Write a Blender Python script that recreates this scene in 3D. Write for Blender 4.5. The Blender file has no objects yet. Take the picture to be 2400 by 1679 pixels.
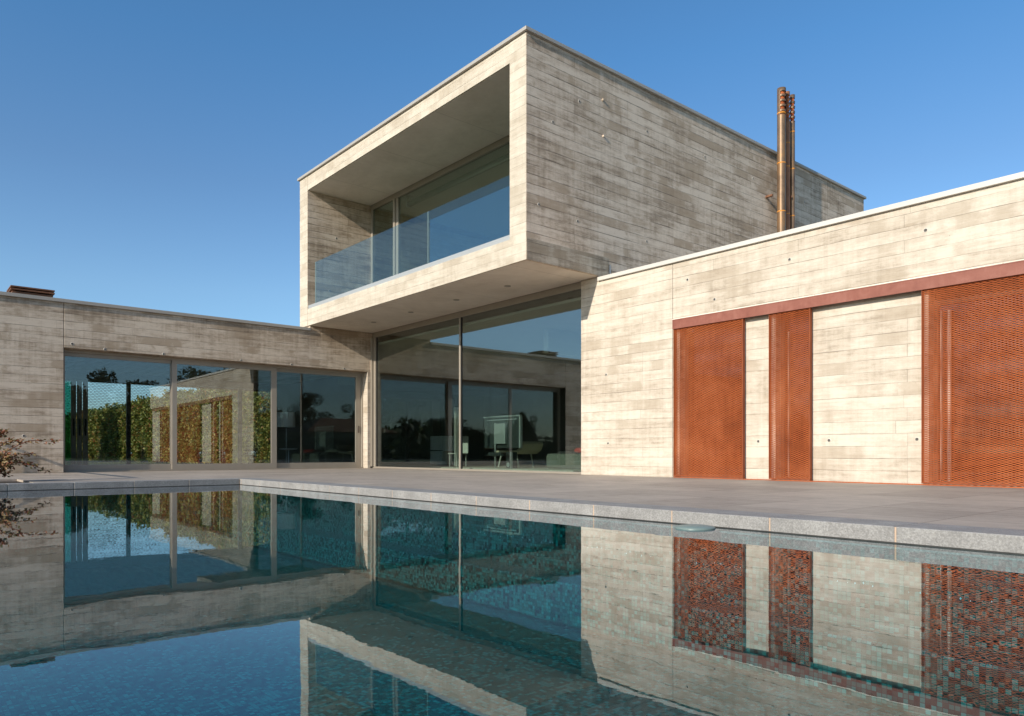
import bpy, math, random
import numpy as np
from mathutils import Vector, Matrix
R = math.radians
random.seed(7)
rng = np.random.default_rng(11)
scene = bpy.context.scene
col = scene.collection

# ------------------------------------------------------------------ camera
CAM_H = 0.43
cam_d = bpy.data.cameras.new('camera')
cam_d.sensor_width = 36.0
cam_d.lens = 36.0 * 1718.2 / 2400.0
cam_d.shift_y = (1062.35 - 839.5) / 2400.0
cam_d.clip_start = 0.05
cam_d.clip_end = 5000
cam = bpy.data.objects.new('camera', cam_d)
cam.location = (0, 0, CAM_H)
cam.rotation_euler = (R(90), 0, R(49.637))
col.objects.link(cam)
scene.camera = cam

# ------------------------------------------------------------------ light
SUN_TRAVEL = Vector((-0.165, 1.0, -0.425)).normalized()
SUN_TO = -SUN_TRAVEL
ELEV = math.asin(SUN_TO.z)
world = bpy.data.worlds.new('World')
scene.world = world
world.use_nodes = True
wt = world.node_tree
for n in list(wt.nodes):
    wt.nodes.remove(n)
sky = wt.nodes.new('ShaderNodeTexSky')
sky.sky_type = 'NISHITA'
sky.sun_disc = False
sky.sun_elevation = ELEV
sky.sun_rotation = math.atan2(SUN_TO.x, SUN_TO.y)
sky.altitude = 300
sky.air_density = 1.0
sky.dust_density = 1.1
sky.ozone_density = 5.0
bg = wt.nodes.new('ShaderNodeBackground')
bg.inputs['Strength'].default_value = 0.136
wo = wt.nodes.new('ShaderNodeOutputWorld')
tint = wt.nodes.new('ShaderNodeMix')
tint.data_type = 'RGBA'
tint.blend_type = 'MULTIPLY'
tint.inputs[0].default_value = 1.0
tc = wt.nodes.new('ShaderNodeTexCoord')
sp_ = wt.nodes.new('ShaderNodeSeparateXYZ')
wt.links.new(tc.outputs['Generated'], sp_.inputs[0])
el = wt.nodes.new('ShaderNodeValToRGB')          # the air whitens towards the horizon
for i_ in range(2):
    el.color_ramp.elements.new(0.5)
for e_, (p_, c_) in zip(el.color_ramp.elements, ((0.0, (0.66, 0.76, 0.78)), (0.20, (0.76, 0.78, 0.735)), (0.33, (0.64, 0.71, 0.70)), (0.47, (0.51, 0.735, 0.77)))):
    e_.position = p_
    e_.color = (*c_, 1.0)
wt.links.new(sp_.outputs[2], el.inputs[0])
wt.links.new(el.outputs[0], tint.inputs[7])
wt.links.new(sky.outputs[0], tint.inputs[6])
wt.links.new(tint.outputs[2], bg.inputs['Color'])
wt.links.new(bg.outputs[0], wo.inputs['Surface'])

sun_d = bpy.data.lights.new('sun', 'SUN')
sun_d.energy = 3.0
sun_d.angle = R(0.5)
sun_d.color = (1.0, 0.912, 0.782)
sun = bpy.data.objects.new('sun', sun_d)
sun.rotation_euler = SUN_TRAVEL.to_track_quat('-Z', 'Y').to_euler()
sun.location = (10, -40, 30)
col.objects.link(sun)

vs = scene.view_settings
vs.view_transform = 'Standard'
vs.look = 'None'
vs.exposure = 0.80
vs.gamma = 1.0
scene.cycles.max_bounces = 12
scene.cycles.transparent_max_bounces = 24
scene.cycles.glossy_bounces = 6
scene.cycles.diffuse_bounces = 8
scene.cycles.caustics_reflective = False
scene.cycles.caustics_refractive = False
scene.cycles.sample_clamp_indirect = 6.0

# ------------------------------------------------------------------ node helpers
class G:
    """tiny helper around a material node tree"""
    def __init__(self, name):
        self.m = bpy.data.materials.new(name)
        self.m.use_nodes = True
        self.t = self.m.node_tree
        for n in list(self.t.nodes):
            self.t.nodes.remove(n)
        self.out = self.t.nodes.new('ShaderNodeOutputMaterial')

    def put(self, sock, v):
        if hasattr(v, 'is_output') or isinstance(v, bpy.types.NodeSocket):
            self.t.links.new(v, sock)
        elif v is not None:
            if isinstance(v, (tuple, list)) and len(v) == 3 and sock.type == 'RGBA':
                v = (*v, 1.0)
            sock.default_value = v

    def node(self, typ, **kw):
        n = self.t.nodes.new(typ)
        for k, v in kw.items():
            setattr(n, k, v)
        return n

    def m_(self, op, a, b=None, c=None):
        n = self.node('ShaderNodeMath', operation=op)
        self.put(n.inputs[0], a)
        if b is not None:
            self.put(n.inputs[1], b)
        if c is not None:
            self.put(n.inputs[2], c)
        return n.outputs[0]

    def mapr(self, v, a, b, c=0.0, d=1.0, smooth=False):
        n = self.node('ShaderNodeMapRange')
        if smooth:
            n.interpolation_type = 'SMOOTHSTEP'
        self.put(n.inputs[0], v)
        for i, x in enumerate((a, b, c, d)):
            self.put(n.inputs[i + 1], x)
        return n.outputs[0]

    def pos(self):
        return self.node('ShaderNodeNewGeometry').outputs['Position']

    def geo(self, o):
        return self.node('ShaderNodeNewGeometry').outputs[o]

    def sep(self, v):
        n = self.node('ShaderNodeSeparateXYZ')
        self.put(n.inputs[0], v)
        return n.outputs[0], n.outputs[1], n.outputs[2]

    def comb(self, x, y, z=0.0):
        n = self.node('ShaderNodeCombineXYZ')
        for i, v in enumerate((x, y, z)):
            self.put(n.inputs[i], v)
        return n.outputs[0]

    def noise(self, vec, scale, detail=3.0, rough=0.55, dist=0.0):
        n = self.node('ShaderNodeTexNoise')
        self.put(n.inputs['Vector'], vec)
        n.inputs['Scale'].default_value = scale
        n.inputs['Detail'].default_value = detail
        n.inputs['Roughness'].default_value = rough
        n.inputs['Distortion'].default_value = dist
        return n.outputs[0]

    def white(self, vec):
        n = self.node('ShaderNodeTexWhiteNoise')
        n.noise_dimensions = '3D'
        self.put(n.inputs['Vector'], vec)
        return n.outputs[0]

    def voronoi(self, vec, scale, feature='F1'):
        n = self.node('ShaderNodeTexVoronoi')
        n.feature = feature
        self.put(n.inputs['Vector'], vec)
        n.inputs['Scale'].default_value = scale
        return n.outputs['Distance']

    def mix(self, f, a, b, mode='MIX'):
        n = self.node('ShaderNodeMix')
        n.data_type = 'RGBA'
        n.blend_type = mode
        self.put(n.inputs[0], f)
        self.put(n.inputs[6], a)
        self.put(n.inputs[7], b)
        return n.outputs[2]

    def ramp(self, f, stops):
        n = self.node('ShaderNodeValToRGB')
        cr = n.color_ramp
        while len(cr.elements) < len(stops):
            cr.elements.new(0.5)
        for e, (p, c) in zip(cr.elements, stops):
            e.position = p
            e.color = (*c, 1.0)
        self.put(n.inputs[0], f)
        return n.outputs[0]

    def bump(self, h, strength=0.5, dist=0.01, normal=None):
        n = self.node('ShaderNodeBump')
        n.inputs['Strength'].default_value = strength
        n.inputs['Distance'].default_value = dist
        self.put(n.inputs['Height'], h)
        if normal is not None:
            self.put(n.inputs['Normal'], normal)
        return n.outputs[0]

    def principled(self, color, rough=0.8, metal=0.0, normal=None, spec=0.4):
        n = self.node('ShaderNodeBsdfPrincipled')
        self.put(n.inputs['Base Color'], color)
        self.put(n.inputs['Roughness'], rough)
        self.put(n.inputs['Metallic'], metal)
        n.inputs['Specular IOR Level'].default_value = spec
        if normal is not None:
            self.put(n.inputs['Normal'], normal)
        self.t.links.new(n.outputs[0], self.out.inputs['Surface'])
        return n

    def surface(self, s):
        self.t.links.new(s, self.out.inputs['Surface'])
        return self.m

    def schlick(self, f0, normal=None, pw=5.0):
        """reflectance of a single sheet, the same from either side"""
        g = self.node('ShaderNodeNewGeometry')
        d = self.node('ShaderNodeVectorMath', operation='DOT_PRODUCT')
        self.put(d.inputs[0], g.outputs['Incoming'])
        self.put(d.inputs[1], normal if normal is not None else g.outputs['Normal'])
        c = self.m_('ABSOLUTE', d.outputs['Value'])
        k = self.m_('POWER', self.m_('SUBTRACT', 1.0, c), pw)
        return self.m_('MINIMUM', self.m_('MULTIPLY_ADD', k, 1.0 - f0, f0), 1.0)


def plain(name, color, rough=0.7, metal=0.0, var=0.0, scale=6.0, bump=0.0, spec=0.4):
    g = G(name)
    c = color
    nrm = None
    if var:
        n = g.noise(g.pos(), scale, 4.0, 0.6)
        lo = tuple(x * (1 - var) for x in color)
        hi = tuple(min(1, x * (1 + var)) for x in color)
        c = g.mix(g.mapr(n, 0.3, 0.7), lo, hi)
    if bump:
        nrm = g.bump(g.noise(g.pos(), scale * 6, 4.0, 0.6), bump, 0.01)
    g.principled(c, rough, metal, nrm, spec)
    return g.m


# ------------------------------------------------------------------ materials
def board_concrete(name, tint=(1, 1, 1), seed=0.0, stain=1.0, lift=0.0, length=2.1, off=0.0, line=1.0):
    """concrete cast against rough-sawn boards: board rows, butt joints, per-board tone, stains, grain"""
    g = G(name)
    p = g.pos()
    x, y, z = g.sep(p)
    nx, ny, nz = g.sep(g.geo('Normal'))
    side = g.m_('GREATER_THAN', g.m_('ABSOLUTE', nx), 0.6)
    flat = g.m_('GREATER_THAN', g.m_('ABSOLUTE', nz), 0.6)
    u = g.m_('ADD', g.m_('MULTIPLY', x, g.m_('SUBTRACT', 1.0, side)), g.m_('MULTIPLY', y, side))
    v = g.m_('ADD', g.m_('MULTIPLY', z, g.m_('SUBTRACT', 1.0, flat)), g.m_('MULTIPLY', y, flat))
    u = g.m_('ADD', u, 100.0 * length - off)
    wob = g.m_('MULTIPLY', g.m_('SUBTRACT', g.noise(g.comb(u, v, seed), 0.9, 2.0), 0.5), 0.02)
    v = g.m_('ADD', v, wob)
    H, LN = 0.176, length
    sub = lambda a_, b_: g.m_('SUBTRACT', a_, b_)
    mul = lambda a_, b_: g.m_('MULTIPLY', a_, b_)
    add = lambda a_, b_: g.m_('ADD', a_, b_)
    vr = g.m_('DIVIDE', v, H)
    row = g.m_('FLOOR', vr)
    rr = g.white(g.comb(row, seed, 3.1))
    shift = mul(g.m_('GREATER_THAN', rr, 0.84), mul(rr, 1.7))
    uc = g.m_('DIVIDE', add(u, shift), LN)
    cell = g.m_('FLOOR', uc)
    fu = mul(sub(uc, cell), LN)
    fv = mul(sub(vr, row), H)
    eu = g.m_('MINIMUM', fu, sub(LN, fu))
    # line between boards: only its lower side, width and darkness change along it
    wn = g.noise(g.comb(mul(u, 0.8), mul(row, 1.37), seed + 4), 1.7, 4.0, 0.65)
    gw = g.mapr(wn, 0.33, 0.72, 0.0025, 0.017 * line)
    groove = mul(sub(1.0, g.mapr(fv, mul(gw, 0.35), gw)), g.mapr(wn, 0.30, 0.62, 0.25, 1.0))
    jn = g.white(g.comb(row, cell, seed + 2))
    joint = mul(sub(1.0, g.mapr(eu, 0.002, 0.008)), mul(g.mapr(jn, 0.45, 1.0), 0.65))
    edge = g.m_('MAXIMUM', groove, joint)
    # tones
    tone = g.white(g.comb(row, cell, seed))
    cut = add(mul(tone, 9.0), seed)
    streak = g.noise(g.comb(mul(u, 0.42), mul(v, 4.6), add(mul(rr, 9.0), seed)), 2.1, 6.0, 0.70, 0.3)
    grain = g.noise(g.comb(mul(u, 1.5), mul(v, 22.0), cut), 2.6, 5.0, 0.7, 0.3)
    big = g.noise(g.comb(u, mul(v, 1.5), seed + 7), 0.75, 6.0, 0.66, 0.3)
    mott = g.noise(g.comb(mul(u, 2.2), mul(v, 3.2), cut), 2.6, 6.0, 0.7)
    fine = g.noise(p, 48.0, 4.0, 0.7)
    drip = g.noise(g.comb(mul(u, 9.0), mul(v, 0.4), seed), 1.3, 5.0, 0.65)
    k = add(mul(sub(tone, 0.5), 0.10 * stain), mul(sub(rr, 0.5), 0.11 * stain))
    for w, src in ((0.98 * stain, streak), (0.38 * stain, grain), (1.05 * stain, big), (0.62 * stain, mott), (0.44 * stain, drip), (0.22, fine)):
        k = add(k, mul(sub(src, 0.5), w))
    k = add(k, 0.62 + lift)
    T = lambda c: tuple(a_ * b_ for a_, b_ in zip(c, tint))
    c = g.ramp(k, [(0.05, T((0.22, 0.180, 0.138))), (0.36, T((0.37, 0.316, 0.250))),
                   (0.58, T((0.53, 0.468, 0.388))), (0.85, T((0.66, 0.605, 0.52)))])
    # patches that fill part of one board and stop at its edges
    pn = g.noise(g.comb(mul(u, 0.62), mul(row, 3.71), seed), 1.3, 3.0, 0.6)
    pn = add(pn, mul(sub(mott, 0.5), 0.30))
    patch = g.mapr(pn, 0.55, 0.61, 0.0, 0.55 * stain)
    c = g.mix(patch, c, T((0.37, 0.305, 0.228)))
    c = g.mix(mul(edge, 0.78), c, T((0.15, 0.128, 0.104)))
    pores = g.m_('LESS_THAN', g.voronoi(g.comb(add(x, seed), y, z), 15.0), g.mapr(fine, 0.52, 0.75, 0.0, 0.17))
    c = g.mix(mul(pores, 0.6), c, T((0.14, 0.12, 0.10)))
    h = mul(tone, 0.5)
    h = sub(h, mul(edge, 1.0))
    h = add(h, mul(grain, 0.5))
    h = add(h, mul(mott, 0.5))
    h = add(h, mul(fine, 0.25))
    h = sub(h, mul(pores, 0.6))
    g.principled(c, 0.86, 0.0, g.bump(h, 0.55, 0.007), 0.25)
    return g.m


def smooth_concrete(name, a=(0.40, 0.345, 0.28), b=(0.55, 0.485, 0.405), seam=2.44, axis='x', off=0.0):
    g = G(name)
    p = g.pos()
    x, y, z = g.sep(p)
    s = x if axis == 'x' else y
    n1 = g.noise(p, 0.8, 5.0, 0.6, 0.6)
    n2 = g.noise(p, 6.0, 4.0, 0.6)
    k = g.m_('ADD', g.m_('MULTIPLY', n1, 0.75), g.m_('MULTIPLY', n2, 0.25))
    c = g.mix(g.mapr(k, 0.36, 0.64), a, b)
    f = g.m_('FRACT', g.m_('DIVIDE', g.m_('ADD', s, 100.0 + off), seam))
    e = g.m_('MULTIPLY', g.m_('MINIMUM', f, g.m_('SUBTRACT', 1.0, f)), seam)
    ln = g.m_('SUBTRACT', 1.0, g.mapr(e, 0.003, 0.009))
    c = g.mix(g.m_('MULTIPLY', ln, 0.42), c, (0.2, 0.165, 0.13))
    h = g.m_('ADD', g.m_('MULTIPLY', n2, 0.4), g.m_('MULTIPLY', g.noise(p, 40.0, 3.0), 0.3))
    h = g.m_('SUBTRACT', h, ln)
    g.principled(c, 0.85, 0.0, g.bump(h, 0.3, 0.004), 0.25)
    return g.m


def corten(name, dark=(0.20, 0.052, 0.02), mid=(0.40, 0.108, 0.035), hi=(0.50, 0.155, 0.055), rough=0.8, sc=2.5, metal=0.0):
    g = G(name)
    p = g.pos()
    x, y, z = g.sep(p)
    n = g.noise(p, sc, 6.0, 0.65, 0.4)
    n2 = g.noise(g.comb(g.m_('MULTIPLY', x, 6.0), g.m_('MULTIPLY', y, 6.0), z), 2.0, 4.0, 0.6)
    k = g.m_('ADD', g.m_('MULTIPLY', n, 0.7), g.m_('MULTIPLY', n2, 0.3))
    c = g.ramp(k, [(0.3, dark), (0.5, mid), (0.7, hi)])
    g.principled(c, rough, metal, g.bump(g.noise(p, 60.0, 4.0), 0.25, 0.003), 0.3)
    return g.m


def glass_mat(name, tint=(0.62, 0.68, 0.64), f0=0.10, edge_rough=0.0):
    g = G(name)
    tr = g.node('ShaderNodeBsdfTransparent')
    tr.inputs[0].default_value = (*tint, 1)
    gl = g.node('ShaderNodeBsdfGlossy')
    gl.inputs['Color'].default_value = (0.93, 0.96, 0.97, 1)
    gl.inputs['Roughness'].default_value = edge_rough
    mx = g.node('ShaderNodeMixShader')
    g.put(mx.inputs[0], g.schlick(f0))
    g.t.links.new(tr.outputs[0], mx.inputs[1])
    g.t.links.new(gl.outputs[0], mx.inputs[2])
    return g.surface(mx.outputs[0])


def water_mat(name):
    g = G(name)
    p = g.pos()
    x, y, z = g.sep(p)
    n = g.noise(g.comb(x, g.m_('MULTIPLY', y, 1.3), 0.0), 1.5, 2.0, 0.45, 0.3)
    n2 = g.noise(p, 7.0, 3.0, 0.55, 0.5)
    calm = g.mapr(g.noise(p, 0.25, 1.0), 0.35, 0.65, 0.45, 1.0)
    h = g.m_('MULTIPLY', calm, g.m_('ADD', n, g.m_('MULTIPLY', n2, 0.10)))
    nrm = g.bump(h, 1.0, 0.0012)
    tr = g.node('ShaderNodeBsdfTransparent')
    tr.inputs[0].default_value = (0.28, 0.80, 0.86, 1)
    gl = g.node('ShaderNodeBsdfGlossy')
    gl.inputs['Roughness'].default_value = 0.0
    gl.inputs['Color'].default_value = (0.95, 0.97, 1.0, 1)
    g.put(gl.inputs['Normal'], nrm)
    mx = g.node('ShaderNodeMixShader')
    g.put(mx.inputs[0], g.m_('MINIMUM', g.m_('MULTIPLY', g.schlick(0.02, nrm), 1.06), 1.0))
    g.t.links.new(tr.outputs[0], mx.inputs[1])
    g.t.links.new(gl.outputs[0], mx.inputs[2])
    return g.surface(mx.outputs[0])


def mosaic_mat(name):
    g = G(name)
    x, y, z = g.sep(g.pos())
    nx, ny, nz = g.sep(g.geo('Normal'))
    S = 0.028
    ax = g.m_('ABSOLUTE', nx)
    ay = g.m_('ABSOLUTE', ny)
    az = g.m_('ABSOLUTE', nz)
    sx = g.m_('GREATER_THAN', ax, 0.6)
    fz = g.m_('GREATER_THAN', az, 0.6)
    u = g.m_('ADD', g.m_('MULTIPLY', x, g.m_('SUBTRACT', 1.0, sx)), g.m_('MULTIPLY', y, sx))
    v = g.m_('ADD', g.m_('MULTIPLY', z, g.m_('SUBTRACT', 1.0, fz)), g.m_('MULTIPLY', y, fz))
    us = g.m_('DIVIDE', u, S)
    vs_ = g.m_('DIVIDE', v, S)
    cu = g.m_('FLOOR', us)
    cv = g.m_('FLOOR', vs_)
    fu = g.m_('SUBTRACT', us, cu)
    fv = g.m_('SUBTRACT', vs_, cv)
    e = g.m_('MINIMUM', g.m_('MINIMUM', fu, g.m_('SUBTRACT', 1.0, fu)), g.m_('MINIMUM', fv, g.m_('SUBTRACT', 1.0, fv)))
    gr = g.m_('LESS_THAN', e, 0.07)
    r = g.white(g.comb(cu, cv, 1.7))
    c = g.ramp(r, [(0.0, (0.001, 0.010, 0.011)), (0.35, (0.002, 0.050, 0.045)), (0.7, (0.003, 0.120, 0.105)), (0.90, (0.004, 0.15, 0.135)),
                   (1.0, (0.010, 0.19, 0.18))])
    c = g.mix(g.m_('MULTIPLY', gr, 0.9), c, (0.004, 0.022, 0.026))
    g.principled(c, 0.25, 0.0, g.bump(g.m_('MULTIPLY', g.m_('SUBTRACT', 1.0, gr), r), 0.3, 0.004), 0.4)
    return g.m


def tile_mat(name, base, size_x, size_y, offx=0.0, offy=0.0, speck=0.25, rough=0.6, joint_col=(0.10, 0.085, 0.07), jw=0.005):
    g = G(name)
    p = g.pos()
    x, y, z = g.sep(p)
    us = g.m_('DIVIDE', g.m_('ADD', x, offx), size_x)
    vs_ = g.m_('DIVIDE', g.m_('ADD', y, offy), size_y)
    cu, cv = g.m_('FLOOR', us), g.m_('FLOOR', vs_)
    fu = g.m_('MULTIPLY', g.m_('SUBTRACT', us, cu), size_x)
    fv = g.m_('MULTIPLY', g.m_('SUBTRACT', vs_, cv), size_y)
    e = g.m_('MINIMUM', g.m_('MINIMUM', fu, g.m_('SUBTRACT', size_x, fu)), g.m_('MINIMUM', fv, g.m_('SUBTRACT', size_y, fv)))
    ln = g.m_('SUBTRACT', 1.0, g.mapr(e, jw * 0.5, jw))
    r = g.white(g.comb(cu, cv, 4.4))
    big = g.noise(p, 0.7, 5.0, 0.62, 0.4)
    streak = g.noise(g.comb(g.m_('MULTIPLY', x, 1.2), g.m_('MULTIPLY', y, 6.0), r), 2.2, 5.0, 0.65)
    fine = g.noise(p, 110.0, 3.0, 0.7)
    k = g.m_('ADD', 0.5, g.m_('MULTIPLY', g.m_('SUBTRACT', r, 0.5), 0.28))
    k = g.m_('ADD', k, g.m_('MULTIPLY', g.m_('SUBTRACT', big, 0.5), 0.9))
    k = g.m_('ADD', k, g.m_('MULTIPLY', g.m_('SUBTRACT', streak, 0.5), 0.75))
    k = g.m_('ADD', k, g.m_('MULTIPLY', g.m_('SUBTRACT', g.noise(p, 9.0, 5.0, 0.7, 0.6), 0.5), 0.55))
    k = g.m_('ADD', k, g.m_('MULTIPLY', g.m_('SUBTRACT', fine, 0.5), speck * 2.2))
    lo = tuple(a * 0.68 for a in base)
    hi = tuple(a * 1.32 for a in base)
    c = g.mix(g.mapr(k, 0.1, 0.9), lo, hi)
    c = g.mix(g.m_('MULTIPLY', ln, 0.8), c, joint_col)
    spots = g.m_('LESS_THAN', g.voronoi(p, 5.0), 0.045)
    c = g.mix(g.m_('MULTIPLY', spots, 0.5), c, (0.5, 0.46, 0.42))
    h = g.m_('SUBTRACT', g.m_('ADD', g.m_('MULTIPLY', fine, 0.4), g.m_('MULTIPLY', streak, 0.4)), ln)
    g.principled(c, rough, 0.0, g.bump(h, 0.35, 0.004), 0.3)
    return g.m


def leaf_mat(name, stops, rough=0.55, trans=0.35):
    g = G(name)
    r = g.geo('Random Per Island')
    n = g.noise(g.pos(), 1.1, 3.0, 0.6)
    k = g.m_('ADD', g.m_('MULTIPLY', r, 0.55), g.m_('MULTIPLY', g.mapr(n, 0.3, 0.7), 0.45))
    c = g.ramp(k, stops)
    d = g.node('ShaderNodeBsdfPrincipled')
    g.put(d.inputs['Base Color'], c)
    d.inputs['Roughness'].default_value = rough
    t = g.node('ShaderNodeBsdfTranslucent')
    g.put(t.inputs[0], c)
    mx = g.node('ShaderNodeMixShader')
    mx.inputs[0].default_value = trans
    g.t.links.new(d.outputs[0], mx.inputs[1])
    g.t.links.new(t.outputs[0], mx.inputs[2])
    return g.surface(mx.outputs[0])


M = {}
M['board'] = board_concrete('board_formed_concrete', tint=(0.93, 0.895, 0.86), seed=0.0, stain=0.9, lift=0.08, length=1.525, off=-8.75, line=0.75)
M['board_side'] = board_concrete('board_formed_concrete_weathered', tint=(1.02, 0.915, 0.83), seed=21.0, stain=1.3, lift=0.0, length=1.525, off=9.92, line=1.7)
M['board_wing'] = board_concrete('board_formed_concrete_grey', tint=(0.98, 0.89, 0.815), seed=43.0, stain=1.3, lift=-0.02, length=1.525, off=2.945)
M['board_front'] = board_concrete('board_formed_concrete_front', tint=(0.905, 0.88, 0.835), seed=63.0, stain=0.7, lift=0.07, length=3.0, line=0.5)
M['slab_rough'] = board_concrete('rough_slab_edge', tint=(0.74, 0.70, 0.64), seed=91.0, stain=1.3, length=6.0, lift=-.04)
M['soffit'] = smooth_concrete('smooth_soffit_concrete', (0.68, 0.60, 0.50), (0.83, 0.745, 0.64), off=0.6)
M['plaster'] = plain('white_plaster', (0.62, 0.60, 0.55), 0.9, var=0.03, scale=2.0)
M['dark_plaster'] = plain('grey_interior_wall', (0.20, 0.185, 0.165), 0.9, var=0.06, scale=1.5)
M['floor_in'] = plain('polished_interior_floor', (0.30, 0.265, 0.22), 0.35, var=0.1, scale=1.2)
M['rust'] = corten('corten_mesh', (0.24, 0.052, 0.014), (0.40, 0.098, 0.028), (0.52, 0.15, 0.05), sc=1.3)
M['rust_frame'] = corten('corten_frame', (0.16, 0.038, 0.014), (0.24, 0.06, 0.02), (0.31, 0.09, 0.032), 0.7, 2.0)
M['rust_rail'] = corten('corten_rail', (0.20, 0.065, 0.045), (0.25, 0.09, 0.062), (0.31, 0.13, 0.095), 0.55, 4.0)
M['rust_dark'] = corten('corten_dark', (0.10, 0.045, 0.025), (0.17, 0.075, 0.04), (0.24, 0.12, 0.06), 0.6, 4.0)
M['pipe'] = corten('weathered_steel_pipe', (0.10, 0.062, 0.04), (0.20, 0.13, 0.08), (0.32, 0.165, 0.06), 0.44, 3.0, 0.35)
M['pipe_rust'] = corten('weathered_steel_pipe_rusty', (0.16, 0.07, 0.035), (0.30, 0.13, 0.06), (0.38, 0.17, 0.07), 0.5, 3.0)
M['weld'] = plain('bright_weld_rust', (0.62, 0.25, 0.04), 0.7, var=0.3, scale=30)
M['frame'] = plain('bronze_aluminium', (0.35, 0.305, 0.248), 0.42, 0.25, var=0.04, scale=3)
M['frame_dark'] = plain('dark_bronze_aluminium', (0.09, 0.065, 0.05), 0.45, 0.2, var=0.05, scale=3)
M['coping_metal'] = plain('pale_metal_coping', (0.37, 0.34, 0.30), 0.6, 0.0, var=0.05, scale=1.5)
M['coping_pale'] = plain('sunlit_pale_coping', (0.56, 0.53, 0.48), 0.6, 0.0, var=0.05, scale=1.5)  # coping metal again, with sunlit brightness put into its colour
M['sill_metal'] = plain('grey_metal_channel', (0.44, 0.44, 0.42), 0.4, 0.3, var=0.04, scale=2)
M['black'] = plain('black_rubber', (0.012, 0.012, 0.012), 0.6)
M['glass'] = glass_mat('solar_glass', (0.78, 0.85, 0.81), 0.175)
M['glass_door'] = glass_mat('door_glass', (0.86, 0.90, 0.89), 0.11)
M['glass_dark'] = glass_mat('dark_window_glass', (0.35, 0.38, 0.38), 0.06)
M['glass_far'] = glass_mat('teal_edge_glass', (0.22, 0.62, 0.52), 0.10)
M['balus'] = glass_mat('balustrade_glass', (0.80, 0.90, 0.90), 0.07)
M['glass_edge'] = plain('polished_glass_edge', (0.55, 0.66, 0.62), 0.2)
M['deck'] = tile_mat('slate_terrace_tiles', (0.385, 0.325, 0.27), 0.80, 0.80, offx=1.898 * 0.9556 + 80, offy=80 - 4.48 + 0.0, speck=0.3, rough=0.62)
M['water'] = water_mat('pool_water')
M['mosaic'] = mosaic_mat('teal_glass_mosaic')
M['bark'] = plain('grey_brown_bark', (0.11, 0.08, 0.055), 0.9, var=0.3, scale=8, bump=0.5)
M['twig'] = plain('red_brown_twig', (0.16, 0.055, 0.03), 0.8, var=0.2, scale=10)
M['soil'] = plain('dark_planting_soil', (0.06, 0.042, 0.03), 0.95, var=0.3, scale=9, bump=0.6)


M['gravel'] = plain('pale_roof_gravel', (0.62, 0.56, 0.47), 0.95, var=0.2, scale=30, bump=0.8)


def stone_mat():
    g = G('flamed_basalt_coping')
    p = g.pos()
    f = g.noise(p, 95.0, 4.0, 0.75)
    b = g.noise(p, 4.5, 4.0, 0.6)
    k = g.m_('ADD', g.m_('MULTIPLY', f, 0.75), g.m_('MULTIPLY', b, 0.35))
    ob = g.node('ShaderNodeObjectInfo')
    c = g.ramp(k, [(0.36, (0.17, 0.162, 0.152)), (0.52, (0.255, 0.243, 0.23)), (0.70, (0.39, 0.375, 0.355))])
    g.principled(c, 0.6, 0.0, g.bump(f, 0.7, 0.006), 0.35)
    return g.m


M['stone'] = stone_mat()

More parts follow.
